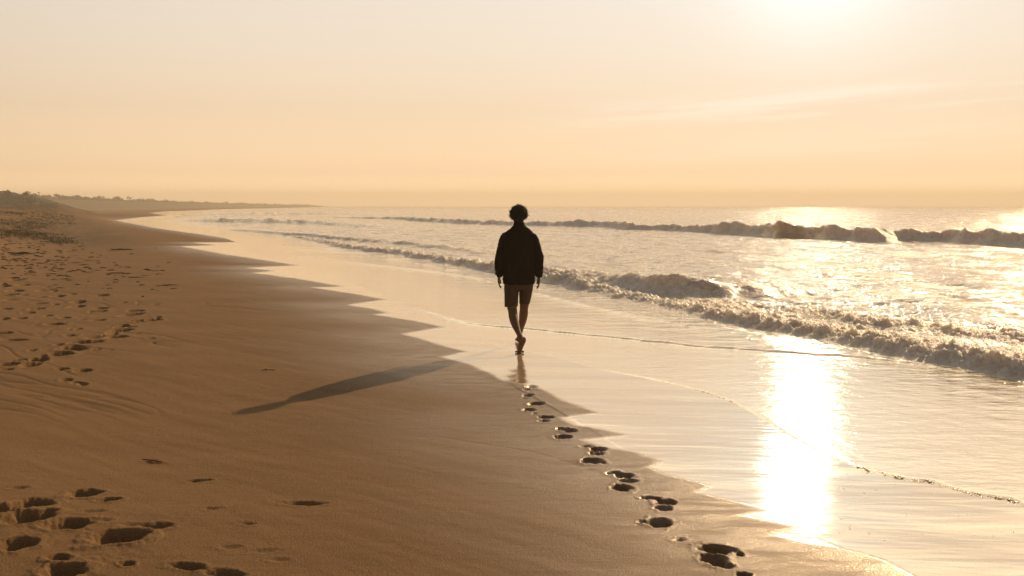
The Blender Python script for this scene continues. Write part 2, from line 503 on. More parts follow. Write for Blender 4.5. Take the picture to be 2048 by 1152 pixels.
# shore break, foaming all along
WAVES.append(dict(line=wave_line(
    [(560, 470), (640, 486), (700, 500), (780, 509), (870, 527), (980, 546), (1090, 567), (1180, 590), (1280, 608), (1400, 640), (1500, 656), (1600, 674), (1700, 697), (1800, 714),
     (1900, 732), (2048, 759), (2300, 812), (2700, 900)],
    [.04, .08, .12, .13, .15, .17, .14, .08, .05, .09, .10, .11, .11, .12, .14, .15, .15, .1]), wf=.50, wb=1.7, foam=.95, fback=.85, lump=1.9, seed=100, reach=5.5))
# second small bore just behind, on the right
WAVES.append(dict(line=wave_line([(1450, 612), (1560, 632), (1680, 655), (1800, 668), (1900, 682), (2048, 700), (2400, 745)], [0, .04, .09, .05, .10, .06, .06]),
                  wf=.5, wb=1.3, foam=.75, fback=.7, lump=1.9, seed=200, reach=4))
# smooth wave behind the walker, breaking right of him
WAVES.append(dict(line=wave_line([(980, 548), (1100, 566), (1200, 582), (1300, 594), (1400, 601), (1500, 601), (1580, 594), (1660, 588), (1760, 580)], [0, .15, .26, .34, .36, .35, .24, .08, 0]),
                  wf=.9, wb=1.6, foam=.15, fback=.22, lump=.18, seed=300, reach=7))
# the outer breaker
WAVES.append(dict(line=wave_line([(640, 434), (700, 437), (775, 439), (881, 446), (975, 450), (1162, 454), (1240, 459), (1320, 462), (1408, 467), (1527, 474), (1611, 478), (1752, 486), (1845, 485), (1939, 489),
                                  (2048, 496), (2300, 515), (2700, 540)],
                                 [0, .16, .30, .40, .32, .50, .50, .34, .58, .70, .66, .60, .46, .62, .50, .5, .3]),
                  wf=1.1, wb=2.6, foam=None, fback=.45, lump=1.6, seed=400, reach=11))
# swells on the left
WAVES.append(dict(line=wave_line([(340, 441), (400, 443.5), (470, 445), (540, 446.5), (620, 449), (700, 455), (780, 460)], [0, .30, .38, .36, .3, .2, 0]),
                  wf=1.3, wb=2.4, foam=.35, fback=.3, lump=.9, seed=500, reach=9))
WAVES.append(dict(line=wave_line([(300, 436), (420, 433), (520, 431), (640, 429), (760, 428)], [0, .3, .45, .4, 0]),
                  wf=1.8, wb=3.4, foam=.6, fback=.4, lump=1.2, seed=600, reach=12))
WAVES.append(dict(line=wave_line([(420, 457), (520, 466), (600, 474), (700, 484), (800, 492), (900, 505), (960, 515)], [0, .12, .16, .15, .12, .1, 0]),
                  wf=.7, wb=1.6, foam=.6, fback=.5, lump=.7, seed=700, reach=5))
# far line of breakers beyond
WAVES.append(dict(line=wave_line([(420, 421), (600, 421.5), (900, 422.5), (1250, 424), (1600, 426), (2048, 430), (2500, 436)], [.0, .3, .2, .35, .15, .3, .2]),
                  wf=3, wb=6, foam=.1, fback=.1, lump=1, seed=800, reach=25))


def build_sea():
    angs = ang_range(R(-29), R(31), .00125, R(-34), R(178), R(1.2))
    rings = ratio(4.5, 9, .006) + ratio(9, 26, .0030) + ratio(26, 75, .0034) + ratio(75, 200, .008) + ratio(200, 1450, .02) + [1450]
    x, y, q = polar(rings, angs)
    n = len(x)
    ins = inside(x, y, SEAPOLY)
    d1, _, _ = seg_near(x, y, C1)
    d1 = np.where(ins, d1, -d1)
    keep = d1 > -.35
    r = np.hypot(x, y)
    sand = base_z(x, y)
    s = -shore_s(x, y)
    sx, sy = .42, -.907              # along shore
    al = x * sx + y * sy; ac = -x * sy + y * sx
    edge = d1 + .07 * np.clip(r / 12, .5, 3) * fbm(x * 1.8, y * 1.8, 5, 4)
    th = .0025 * sm(0.0, .35, edge) - .02 * sm(0.0, -.12, edge) + .012 * sm(.5, 3, edge)
    z = np.maximum(sand, -.06) - .004 + th
    zfar = 0.03 * sm(2, 10, d1)
    z = np.where(d1 > 0, np.maximum(z, -.03 + zfar), z)
    # inner swash steps
    fo = np.zeros(n)
    for k, (pp, hh, w) in enumerate([
            ([(560, 505), (600, 513), (772, 532), (912, 549), (1000, 568), (1080, 590), (1160, 610), (1300, 640), (1420, 664)], .018, .16),
            ([(540, 488), (600, 497), (725, 507), (800, 521), (900, 541)], .014, .16),
            ([(800, 606), (860, 625), (931, 645), (1053, 655), (1140, 664), (1240, 674), (1330, 683), (1400, 690), (1500, 697), (1600, 704), (1730, 713), (1830, 726), (1950, 748)], .022, .055)]):
        pts = catmull([un0(*p) for p in pp], 4)
        d, side, par = seg_near(x, y, pts)
        sdd = d * -side
        L = len(pts) - 1
        fade = sm(0, L * .12, par) * sm(L, L * .88, par) * sm(5, 1.2, d)
        wob = .06 * fbm(x * 2, y * 2, 13 + k, 3)
        z += hh * sm(0, w, sdd + wob) * fade
        fo += .30 * fade * sm(-.2, .3, fbm(x * 1.1, y * 1.1, 19, 3)) * np.exp(-((sdd + wob - .05) / .07) ** 2)
    # chop, growing seaward
    surf = sm(1.5, 7, d1)
    far = sm(60, 300, r)
    cx = ac * 1.0 + .5 * perlin(al * .2, ac * .2, 2)
    chop = fbm(al * .45, cx * 1.25, 201, 5, .58)
    rid = 1 - 2 * np.abs(fbm(al * .35 + 9, cx * .8, 207, 3))
    z += surf * (.088 * chop + .050 * (rid - .6) + .05 * np.maximum(fbm(al * .28 + 40, cx * .62, 231, 4, .6) - .12, 0))
    z += sm(15, 40, d1) * .09 * fbm(al * .10, ac * .38, 211, 4)
    z += sm(.3, 2, d1) * .0028 * fbm(al * 2.2, cx * 5, 215, 3)
    foam = .40 * sm(3, 7, d1) * sm(70, 25, d1) + fo
    foam += surf * sm(60, 25, d1) * .50 * fbm(al * .25, ac * .5, 221, 4)
    foam += .0 * np.exp(-((edge - .05) / .05) ** 2) * sm(.15, .5, fbm(al * .9, ac * .9, 223, 3) + .42) * sm(5.5, 9, y + 2) * .8
    ox = np.zeros(n); oy = np.zeros(n)
    for W in WAVES:
        pts, A = W['line']
        rc = W['reach']
        lo = pts.min(0) - rc; hi = pts.max(0) + rc
        idx = np.nonzero((x > lo[0]) & (x < hi[0]) & (y > lo[1]) & (y < hi[1]) & keep)[0]
        X = x[idx]; Y = y[idx]
        d, side, par = seg_near(X, Y, pts)
        u = d * -side
        sel = (u > -rc) & (u < rc)
        idx = idx[sel]; X = X[sel]; Y = Y[sel]; u = u[sel]; par = par[sel]
        a = np.interp(par, np.arange(len(A)), A)
        endf = sm(0, 2.5, par) * sm(len(pts) - 1, len(pts) - 3.5, par)
        sd0 = W['seed']; lump = W['lump']
        sc = max(np.median(A) * 1.0, .1)
        al2 = X * sx + Y * sy; ac2 = -X * sy + Y * sx
        # lateral variation
        a = a * (1 + (.75 - .10 * (sc < .25)) * fbm(al2 / (sc * 6), al2 * 0 + sd0, sd0, 3).clip(-.65, 1)) * endf
        wf, wb = W['wf'], W['wb']
        u = u + wf * .55 * lump ** .5 * fbm(al2 / (wf * 2.6), ac2 / (wf * 4), sd0 + 1, 4)
        front = sm(0, wf, u); back = np.exp(-np.maximum(u - wf, 0) / wb) * (1 - .35 * sm(wf, wf * 2.2, u))
        prof = front * back
        h = a * prof
        base = W['foam']
        if base is None:        # the outer breaker: smooth brown face in the middle, white on both sides
            pxp = par / 5.0
            fz = np.interp(pxp, [0, 3, 5, 7, 8, 8.6, 9.0, 9.8, 10.6, 11.5, 12.5, 14, 16], [.7, .7, .8, .9, .7, .9, .35, .22, .75, .85, .9, .95, .9])
        else:
            fz = np.full(u.shape, base)
        fmask = fz * sm(-.05 * wf, .15 * wf, u) * sm(wf * 1.0 + wb * 1.2, wf * 1.2, u)
        fb = W['fback'] * sm(wf * .8, wf * 1.2, u) * np.exp(-np.maximum(u - wf, 0) / (wb * 1.3))
        lum = lump * fz * prof * sc * endf
        bb = fbm(X / (sc * .75), Y / (sc * .75), sd0 + 3, 5, .62)
        bil = np.abs(fbm(X / (sc * 1.1) + 7, Y / (sc * 1.1), sd0 + 5, 4, .6))
        fine = np.abs(fbm(X / (sc * .30) + 3, Y / (sc * .30), sd0 + 9, 4, .6))
        big = np.abs(fbm(X / (sc * 3.2) + 13, Y / (sc * 3.2), sd0 + 7, 3, .5))
        h = h + lum * (.22 * bb + .55 * (bil - .14) + .85 * (big - .14) + .11 * (fine - .12)) * (.5 if sc > .4 else 1.0)
        h = np.maximum(h, -.02)
        # crest leans toward the land
        lean = (a * .55) * sm(.35, 1, prof) * sm(wf * 2.2, wf * .9, u) * (1 + .5 * bb)
        ox[idx] += lean * sy * .95 * -1 * -1; oy[idx] += lean * -sx * 1
        z[idx] += h
        lip = .35 * sm(.72, .98, prof) * (bb > -.05)
        foam[idx] = np.maximum(foam[idx], np.maximum(fmask, fb) * sm(0, .05, a) + lip * sm(.1, .25, a))
    x = x + ox * 0.9; y = y + oy * 0.9
    V = np.stack([x, y, z], 1)
    kq = keep[q].all(1)
    q = q[kq]
    used = np.zeros(n, bool); used[q.ravel()] = True
    remap = np.cumsum(used) - 1
    V = V[used]; q = remap[q]
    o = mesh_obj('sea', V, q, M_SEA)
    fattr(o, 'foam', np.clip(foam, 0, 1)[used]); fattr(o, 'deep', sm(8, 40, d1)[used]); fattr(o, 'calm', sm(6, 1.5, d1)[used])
    tag(o, kind='structure')
    return o


BEACH = build_beach()
SEA = build_sea()


# ------------------------------------------------------------------ the walker
def ellipse_tube(pts, rad, seg=20, cap=True, up=None):
    """closed tube through pts; rad = list of (rx, ry)"""
    pts = [Vector(p) for p in pts]
    V = []; F = []
    n = len(pts)
    for i, p in enumerate(pts):
        t = (pts[min(i + 1, n - 1)] - pts[max(i - 1, 0)]).normalized()
        ref = Vector(up) if up else Vector((0, 1, 0))
        a = ref.cross(t)
        if a.length < 1e-3: a = Vector((1, 0, 0)).cross(t)
        a.normalize(); b = t.cross(a).normalized()
        rx, ry = rad[i] if isinstance(rad[i], (tuple, list)) else (rad[i], rad[i])
        for k in range(seg):
            w = 2 * math.pi * k / seg
            V.append(p + a * math.cos(w) * rx + b * math.sin(w) * ry)
    for i in range(n - 1):
        for k in range(seg):
            F.append((i * seg + k, i * seg + (k + 1) % seg, (i + 1) * seg + (k + 1) % seg, (i + 1) * seg + k))
    F.append(tuple(range(seg))[::-1]); F.append(tuple((n - 1) * seg + k for k in range(seg)))
    return V, F


def smooth_chain(pts, rad, n=4):
    rr = [(r if isinstance(r, (tuple, list)) else (r, r)) for r in rad]
    P = catmull([tuple(p) + tuple(r) for p, r in zip(pts, rr)], n)
    return [tuple(p[:3]) for p in P], [(max(p[3], .002), max(p[4], .002)) for p in P]


class Build:
    def __init__(s): s.V = []; s.F = []
    def add(s, vf):
        V, F = vf; o = len(s.V)
        s.V += [tuple(v) for v in V]; s.F += [tuple(i + o for i in f) for f in F]
    def chain(s, pts, rad, seg=20, n=4, up=None):
        P, Rr = smooth_chain(pts, rad, n); s.add(ellipse_tube(P, Rr, seg, up=up))
    def ball(s, c, r, seg=20, rings=12, rot=None):
        V = []; F = []
        M = rot or Matrix.Identity(3)
        for i in range(rings + 1):
            th = math.pi * i / rings
            for k in range(seg):
                ph = 2 * math.pi * k / seg
                v = Vector((r[0] * math.sin(th) * math.cos(ph), r[1] * math.sin(th) * math.sin(ph), r[2] * math.cos(th)))
                V.append(Vector(c) + M @ v)
        for i in range(rings):
            for k in range(seg):
                F.append((i * seg + k, (i + 1) * seg + k, (i + 1) * seg + (k + 1) % seg, i * seg + (k + 1) % seg))
        s.add((V, F))


def fused(name, build, voxel, mat, parent, smooth=4, fold=None):
    me = bpy.data.meshes.new(name); me.from_pydata(build.V, [], build.F); me.update()
    tmp = bpy.data.objects.new('tmp', me); COL.objects.link(tmp)
    rm = tmp.modifiers.new('r', 'REMESH'); rm.mode = 'VOXEL'; rm.voxel_size = voxel
    s = tmp.modifiers.new('s', 'SMOOTH'); s.iterations = smooth; s.factor = .5
    dg = bpy.context.evaluated_depsgraph_get()
    m2 = bpy.data.meshes.new_from_object(tmp.evaluated_get(dg))
    bpy.data.objects.remove(tmp); bpy.data.meshes.remove(me)
    if fold:
        n = len(m2.vertices)
        co = np.empty(n * 3, np.float32); m2.vertices.foreach_get('co', co); co = co.reshape(-1, 3)
        no = np.empty(n * 3, np.float32); m2.vertex_normals.foreach_get('vector', no); no = no.reshape(-1, 3)
        co = co + no * fold(co)[:, None].astype(np.float32)
        m2.vertices.foreach_set('co', co.ravel()); m2.update()
    m2.name = name
    m2.materials.clear(); m2.materials.append(mat)
    m2.polygons.foreach_set('use_smooth', np.ones(len(m2.polygons), bool))
    o = bpy.data.objects.new(name, m2); COL.objects.link(o); o.parent = parent
    return o


def build_person():
    skin = simple_mat('skin', (.13, .065, .036), (.16, .082, .046), 40, .7, .1, .002, .2)
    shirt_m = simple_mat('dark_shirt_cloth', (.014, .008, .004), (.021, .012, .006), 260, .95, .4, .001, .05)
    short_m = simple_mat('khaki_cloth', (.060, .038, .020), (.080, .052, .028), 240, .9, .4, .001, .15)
    hair_m = simple_mat('dark_hair', (.012, .007, .004), (.030, .018, .010), 90, .6, .2, .002, .4)
    gx, gy, _ = un(1040, 706)
    root = empty('person', (gx - .012, gy, float(base_z(np.array(gx), np.array(gy))) - .004))
    tag(root, 'man in dark long sleeved shirt and shorts walking barefoot away along the waterline', 'person')
    # positions are in metres; x right, y away from the viewpoint, z up; rear foot on y = 0
    B = Build()
    # trunk
    B.chain([(.0, .39, .80), (.0, .39, .90), (.003, .40, 1.02), (.006, .405, 1.18), (.008, .41, 1.32), (.008, .415, 1.41), (.006, .42, 1.46), (.0, .425, 1.50), (0, .43, 1.56), (0, .435, 1.62)],
            [(.13, .10), (.160, .112), (.142, .098), (.158, .108), (.170, .108), (.160, .092), (.105, .075), (.062, .062), (.055, .058), (.052, .055)], 28)
    # head
    B.ball((0, .445, 1.655), (.075, .093, .102))
    B.ball((0, .458, 1.60), (.058, .070, .062))
    B.chain([(0, .50, 1.56), (0, .522, 1.552), (0, .53, 1.556)], [.024, .020, .014], 12)          # chin
    B.chain([(0, .528, 1.66), (0, .545, 1.632), (0, .556, 1.612), (0, .540, 1.603)], [.009, .012, .015, .013], 10)  # nose
    B.chain([(-.045, .514, 1.676), (0, .532, 1.680), (.045, .514, 1.676)], [.009, .011, .009], 8)   # brow
    B.chain([(-.022, .528, 1.582), (0, .536, 1.584), (.022, .528, 1.582)], [.006, .009, .006], 8)   # lips
    for sx in (-1, 1):
        B.ball((sx * .030, .518, 1.655), (.013, .013, .010), 10, 8)
        B.chain([(sx * .074, .437, 1.665), (sx * .088, .428, 1.655), (sx * .086, .430, 1.630), (sx * .074, .437, 1.615)], [.009, .011, .010, .007], 8)
    # arms (upper arm, forearm)
    shoulders = {-1: (-.165, .41, 1.388), 1: (.170, .41, 1.386)}
    elbow = {-1: (-.232, .375, 1.14), 1: (.244, .40, 1.135)}
    wrist = {-1: (-.243, .43, .893), 1: (.247, .455, .885)}
    for s in (-1, 1):
        S, E, W = shoulders[s], elbow[s], wrist[s]
        mid = [(S[i] * .5 + E[i] * .5) for i in range(3)]; m2 = [(E[i] * .65 + W[i] * .35) for i in range(3)]
        B.chain([(S[0] * .75, S[1], S[2]), S, mid, E, m2, W], [.042, .046, .044, .038, .040, (.020, .026)], 18)
        # palm and fingers, palm turned to the thigh; fingers curl slightly forward and inward
        wx, wy, wz = W
        px = wx + s * .004
        B.chain([(wx, wy, wz), (px, wy + .004, wz - .035), (px, wy + .010, wz - .078)], [(.024, .020), (.038, .016), (.037, .014)], 16, 4, up=(1, 0, 0))
        for k, (dy, L, cu) in enumerate([(.030, .072, .9), (.010, .080, 1.0), (-.010, .074, 1.15), (-.028, .058, 1.3)]):
            a = (px, wy + .012 + dy * .95, wz - .070)
            b_ = (px - s * .004, a[1] + .004 + dy * .10, a[2] - L * .45)
            c_ = (px - s * (.014 * cu), b_[1] + .004, b_[2] - L * .32)
            d_ = (px - s * (.026 * cu), c_[1] + .003, c_[2] - L * .22)
            B.chain([a, b_, c_, d_], [.0095, .0088, .0080, .0062], 10, 3)
        B.chain([(px - s * .004, wy + .022, wz - .022), (px - s * .014, wy + .048, wz - .048), (px - s * .020, wy + .057, wz - .074), (px - s * .022, wy + .058, wz - .094)],
                [.014, .0125, .0105, .0075], 10, 3)
    # rear leg (left): pushing off, heel high, shank slanting in behind the other leg
    B.chain([(-.085, .40, .90), (-.092, .375, .74), (-.087, .335, .56), (-.076, .300, .475), (-.067, .235, .415), (-.046, .14, .34), (-.010, .030, .255), (.018, -.040, .205), (.028, -.066, .170)],
            [(.090, .10), (.082, .09), (.066, .068), (.056, .060), (.057, .062), (.050, .054), (.034, .038), (.031, .035), (.030, .032)], 20)
    # rear foot: heel up, ball and toes on the sand, sole toward the viewpoint
    B.chain([(.052, -.108, .205), (.046, -.096, .170), (.028, -.062, .120), (.014, -.028, .066), (.008, .004, .030), (.006, .030, .018)],
            [(.030, .028), (.041, .038), (.036, .036), (.044, .030), (.055, .026), (.053, .018)], 18, 4, up=(1, 0, 0))
    for k in range(5):
        tx = .006 + (-.042 + k * .021)
        L = [.036, .040, .042, .044, .048][k]
        B.chain([(tx, .020, .016), (tx, .020 + L * .6, .014), (tx + .001, .020 + L, .009)], [.012 + .003 * (k == 4), .011 + .003 * (k == 4), .008], 8, 3)
    # front leg (right)
    B.chain([(.085, .41, .90), (.083, .47, .74), (.072, .555, .56), (.066, .590, .475), (.062, .620, .41), (.052, .68, .32), (.030, .775, .20), (.012, .845, .105), (.008, .865, .06)],
            [(.090, .10), (.080, .088), (.062, .066), (.053, .058), (.056, .060), (.049, .053), (.033, .038), (.031, .038), (.030, .035)], 20)
    B.chain([(.008, .825, .045), (.006, .860, .048), (.004, .93, .045), (.0, 1.00, .030), (-.002, 1.045, .020)],
            [(.024, .028), (.032, .036), (.036, .032), (.043, .022), (.040, .014)], 16)
    for k in range(5):
        tx = .0 + (-.036 + k * .018)
        B.chain([(tx, 1.035, .018), (tx, 1.068, .014), (tx, 1.083 - .004 * k, .010)], [.010, .009, .007], 8, 3)
    body = fused('body', B, .0052, skin, root, 2)

    # shirt: loose overshirt, sleeves gathered at the cuffs
    S = Build()
    S.chain([(0, .39, .806), (0, .39, .85), (0, .395, .98), (0, .40, 1.12), (.002, .405, 1.26), (.004, .41, 1.36), (.004, .415, 1.425), (.003, .42, 1.472), (.001, .425, 1.51), (0, .43, 1.535)],
            [(.192, .142), (.196, .146), (.193, .146), (.194, .146), (.198, .142), (.196, .130), (.180, .112), (.134, .092), (.082, .074), (.066, .066)], 36)
    S.chain([(0, .43, 1.515), (0, .428, 1.548), (0, .427, 1.566)], [(.070, .070), (.063, .064), (.060, .061)], 24)
    for s in (-1, 1):
        Sh, E, W = shoulders[s], elbow[s], wrist[s]
        L = lambda a, b, t: tuple(a[i] * (1 - t) + b[i] * t for i in range(3))
        S.chain([(Sh[0] * .62, Sh[1], Sh[2] - .005), (Sh[0] * .98, Sh[1], Sh[2] - .010), L(Sh, E, .33), L(Sh, E, .72), E, L(E, W, .35), L(E, W, .68), L(E, W, .86), L(E, W, .93), L(E, W, .99)],
                [.056, .061, .064, .062, .062, .060, .058, .052, .042, .039], 24)
    def fold(co):
        x, y, z = co[:, 0], co[:, 1], co[:, 2]
        a = np.arctan2(y - .4, x)
        f = .012 * fbm(a * 4.2 + z * 1.2, z * 3.2, 3, 3) + .006 * fbm(x * 14 + y * 9, z * 17, 5, 3)
        arm = sm(.19, .23, np.abs(x))
        f = f + arm * .006 * np.sin(z * 95 + 5 * perlin(x * 20, z * 9, 7)) * sm(1.12, .93, z)
        return f
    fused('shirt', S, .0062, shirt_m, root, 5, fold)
    # shorts
    H = Build()
    H.chain([(0, .39, .74), (0, .39, .80), (0, .392, .90)], [(.155, .118), (.172, .128), (.168, .126)], 32)
    H.chain([(-.078, .392, .84), (-.088, .38, .74), (-.092, .362, .63), (-.094, .345, .545), (-.094, .342, .528)],
            [(.098, .118), (.093, .110), (.086, .096), (.081, .088), (.080, .086)], 24)
    H.chain([(.084, .40, .84), (.088, .44, .74), (.080, .485, .64), (.072, .515, .565), (.071, .518, .548)],
            [(.094, .118), (.086, .108), (.074, .094), (.067, .084), (.066, .082)], 24)
    def fold2(co):
        x, y, z = co[:, 0], co[:, 1], co[:, 2]
        a = np.arctan2(y - .4, np.abs(x) - .09)
        return .006 * fbm(a * 2.4 + z * 2, z * 4, 13, 3)
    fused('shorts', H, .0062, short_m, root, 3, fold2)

    # curly hair: a lumpy cap with hundreds of small open curls
    Hh = Build()
    Hh.ball((0, .435, 1.672), (.094, .104, .094), 30, 20)
    Hh.ball((0, .405, 1.628), (.076, .072, .076), 24, 16)
    def fold3(co):
        return .004 + .021 * fbm(co[:, 0] * 27 + 3, co[:, 1] * 25 + co[:, 2] * 26, 29, 3)
    # the curls
    V = []; F = []
    for i in range(720):
        u = random.uniform(-.62, 1); ph = random.uniform(0, 2 * math.pi)
        rr = math.sqrt(max(0, 1 - u * u))
        nrm = Vector((rr * math.cos(ph), rr * math.sin(ph), u))
        if nrm.y > .55 and nrm.z < .35: continue
        c = Vector((0, .432, 1.667)) + Vector((nrm.x * .093, nrm.y * .103, nrm.z * .093))
        ax = (nrm + Vector((random.uniform(-.8, .8), random.uniform(-.8, .8), random.uniform(-.6, .6)))).normalized()
        a = ax.orthogonal().normalized(); b = ax.cross(a)
        cr = random.uniform(.006, .014); turns = random.uniform(1.2, 2.2); ln = random.uniform(.010, .034) * (1.5 if random.random() < .12 else 1)
        st = random.uniform(0, 6.28); P = []
        for k in range(13):
            w = st + turns * 2 * math.pi * k / 12
            P.append(c + ax * (ln * k / 12) + (a * math.cos(w) + b * math.sin(w)) * cr)
        base = len(V)
        for k, p in enumerate(P):
            t = (P[min(k + 1, 12)] - P[max(k - 1, 0)]).normalized()
            e = t.orthogonal().normalized(); g = t.cross(e)
            wd = .0026 * (1 - .5 * k / 12)
            for m in range(4):
                w = m * math.pi / 2
                V.append(p + (e * math.cos(w) + g * math.sin(w)) * wd)
        for k in range(12):
            for m in range(4):
                F.append((base + k * 4 + m, base + k * 4 + (m + 1) % 4, base + (k + 1) * 4 + (m + 1) % 4, base + (k + 1) * 4 + m))
    cap = fused('hair', Hh, .006, hair_m, root, 2, fold3)
    n0 = len(cap.data.vertices)
    cv = np.empty(n0 * 3, np.float32); cap.data.vertices.foreach_get('co', cv); cv = cv.reshape(-1, 3)
    cf = [tuple(p.vertices) for p in cap.data.polygons]
    VV = [tuple(v) for v in cv] + [tuple(v) for v in V]
    FF = cf + [tuple(i + n0 for i in f) for f in F]
    old = cap.data
    me = bpy.data.meshes.new('hair'); me.from_pydata(VV, [], FF); me.update(); me.materials.append(hair_m)
    me.polygons.foreach_set('use_smooth', np.ones(len(me.polygons), bool))
    cap.data = me; bpy.data.meshes.remove(old)
    return root


build_person()


# ------------------------------------------------------------------ far coast
M_SCRUB = simple_mat('scrub', (.060, .038, .018), (.095, .062, .030), 1.2, .95, .6, .3, .1, 6)
M_LEAF = simple_mat('far_leaves', (.045, .042, .020), (.075, .065, .032), .9, .9, .5, .3, .1, 5)
M_TRUNK = simple_mat('bark', (.10, .07, .045), (.16, .11, .07), 4, .9, .5, .05, .1)


def ridge_mesh(name, line, heights, depth, mat, seed, step=1.0, rough=.25, kind='structure'):
    """a land form along a ground line, its face toward the sea side"""
    pts = np.array(line, float)
    seg = np.r_[0, np.cumsum(np.hypot(*(pts[1:] - pts[:-1]).T))]
    n = int(seg[-1] / step) + 2
    t = np.linspace(0, seg[-1], n)
    X = np.interp(t, seg, pts[:, 0]); Y = np.interp(t, seg, pts[:, 1]); Hh = np.interp(t, seg, heights)
    m = 28
    v = np.linspace(0, 1, m)
    tx = np.gradient(X); ty = np.gradient(Y); L = np.hypot(tx, ty)
    nx, ny = ty / L, -tx / L
    VV = []
    for k in range(m):
        f = v[k]
        prof = sm(0, .38, f) * sm(1, .6, f)
        hx = X + nx * (f - .5) * depth; hy = Y + ny * (f - .5) * depth
        h = Hh * prof * (1 + rough * fbm(hx / 9, hy / 9, seed, 4)) + prof * rough * 1.6 * fbm(hx / 2.2, hy / 2.2, seed + 3, 3)
        VV.append(np.stack([hx, hy, h - .5 * (1 - prof) + .02], 1))
    VV = np.concatenate(VV)
    i = np.arange(m - 1)[:, None] * n; j = np.arange(n - 1)[None, :]
    q = np.stack([i + j, i + j + 1, i + n + j + 1, i + n + j], -1).reshape(-1, 4)
    o = mesh_obj(name, VV, q, mat)
    return tag(o, kind=kind), (X, Y, Hh)


def leaf_cloud(n, c, rad, size, seed):
    g = np.random.default_rng(seed)
    V = np.empty((n * 4, 3)); F = np.arange(n * 4).reshape(-1, 4)
    d = g.normal(size=(n, 3)); d /= np.linalg.norm(d, axis=1)[:, None]
    rr = g.random(n) ** .45
    lob = 1 + .35 * np.sin(d[:, 0] * 5 + seed) * np.cos(d[:, 2] * 4 + d[:, 1] * 3 + seed)
    p = d * (rr * lob)[:, None] * np.array(rad) + np.array(c)
    a = g.normal(size=(n, 3)); a /= np.linalg.norm(a, axis=1)[:, None]
    b = np.cross(a, g.normal(size=(n, 3))); b /= np.linalg.norm(b, axis=1)[:, None]
    s = (size * g.uniform(.6, 1.3, n))[:, None]
    V[0::4] = p - a * s - b * s * .6; V[1::4] = p + a * s - b * s * .6; V[2::4] = p + a * s + b * s * .6; V[3::4] = p - a * s + b * s * .6
    return V, F


def at(px, Y):
    return (px - 1024) / FPX * Y


def zat(py, Y):
    return CAMZ + (410.5 - py) / FPX * Y


# near headland on the left, about 240 m away
hl, hd = ridge_mesh('headland', [(at(-190, 285), 285), (at(-60, 262), 262), (at(0, 252), 252), (at(45, 246), 246), (at(75, 240), 240), (at(100, 236), 236), (at(128, 230), 230)],
                    [6.6, 5.5, 4.5, 3.6, 2.4, 1.3, .1], 30, M_SCRUB, 5, .6, .22)


def scrub_on(name, XYH, count, size, seed, span, dep=14):
    """low bushes over a ridge; nobody could count them"""
    X, Y, H = XYH
    g = np.random.default_rng(seed)
    Vs, Fs = [], []; off = 0
    for k in range(count):
        t = g.integers(int(span[0] * len(X)), int(span[1] * len(X)) - 1)
        r = size * g.uniform(.5, 1.5)
        cx, cy = X[t] + g.uniform(-2, 2), Y[t] + g.uniform(-dep, 2)
        dd = (Y[t] - cy) / 15.0
        cz = max(H[t] * (1 - .35 * max(dd, 0) ** 2 * 2.2), .3) + g.uniform(-.2, .1)
        V, F = leaf_cloud(46, (cx, cy, cz), (r * 1.5, r * 1.2, r * .75), r * .26, seed + k)
        Vs.append(V); Fs.append(F + off); off += len(V)
    o = mesh_obj(name, np.concatenate(Vs), np.concatenate(Fs), M_LEAF, smooth=False)
    return tag(o, kind='stuff')


scrub_on('headland_scrub', hd, 420, .55, 40, (.15, .93), 9)

# far wooded shore, 450 to 1300 m
far_px = [(-120, 430), (30, 450), (100, 480), (180, 540), (260, 620), (340, 740), (420, 900), (520, 1080), (620, 1300)]
far_top = [385, 389, 391.5, 395, 399, 402.5, 405.5, 408.2, 410]
line = [(at(p, Y), Y) for p, Y in far_px]
hh = [zat(t, Y) for (p, Y), t in zip(far_px, far_top)]
fr, fd = ridge_mesh('far_shore', line, [h * .70 for h in hh], 60, M_SCRUB, 15, 3.0, .10)


def far_woods():
    g = np.random.default_rng(90)
    X, Y, H = fd
    Vs, Fs = [], []; off = 0
    for k in range(900):
        t = int(g.integers(0, len(X)))
        top = H[t] / .70
        r = g.uniform(.9, 2.3)
        h = top * g.uniform(.72, 1.03) + (g.random() < .06) * g.uniform(.5, 1.6)
        V, F = leaf_cloud(44, (X[t] + g.uniform(-3, 3), Y[t] + g.uniform(-12, 3), h - r * .6), (r * 1.25, r * 1.1, r * .72), r * .26, 1000 + k)
        Vs.append(V); Fs.append(F + off); off += len(V)
    o = mesh_obj('far_woods', np.concatenate(Vs), np.concatenate(Fs), M_LEAF, smooth=False)
    tag(o, 'hazy far-off wood along the distant shore', 'woods', kind='stuff')


far_woods()


def tree(px, top, Y, base_py, spread, label, seed, name='tree', cat='tree', group=None):
    x = at(px, Y); ztop = zat(top, Y); zb = zat(base_py, Y)
    root = empty(name, (x, Y, zb)); tag(root, label, cat, group)
    H = ztop - zb
    b = Build()
    b.chain([(0, 0, -.4), (.04 * H, 0, H * .35), (-.02 * H, .1, H * .7), (.02 * H, 0, H * .92)], [H * .05, H * .04, H * .03, H * .012], 7, 3)
    for k in range(4):
        a = k * 1.7 + seed; z0 = H * (.4 + .1 * k)
        b.chain([(0, 0, z0), (math.cos(a) * spread * .35, math.sin(a) * spread * .35, z0 + H * .16), (math.cos(a) * spread * .6, math.sin(a) * spread * .6, z0 + H * .22)], [H * .022, H * .015, H * .006], 6, 2)
    mesh_obj('trunk', b.V, b.F, M_TRUNK, root)
    V, F = leaf_cloud(520, (0, 0, H * .68), (spread, spread, H * .34), spread * .11, seed)
    mesh_obj('crown', V, F, M_LEAF, root, False)
    return root


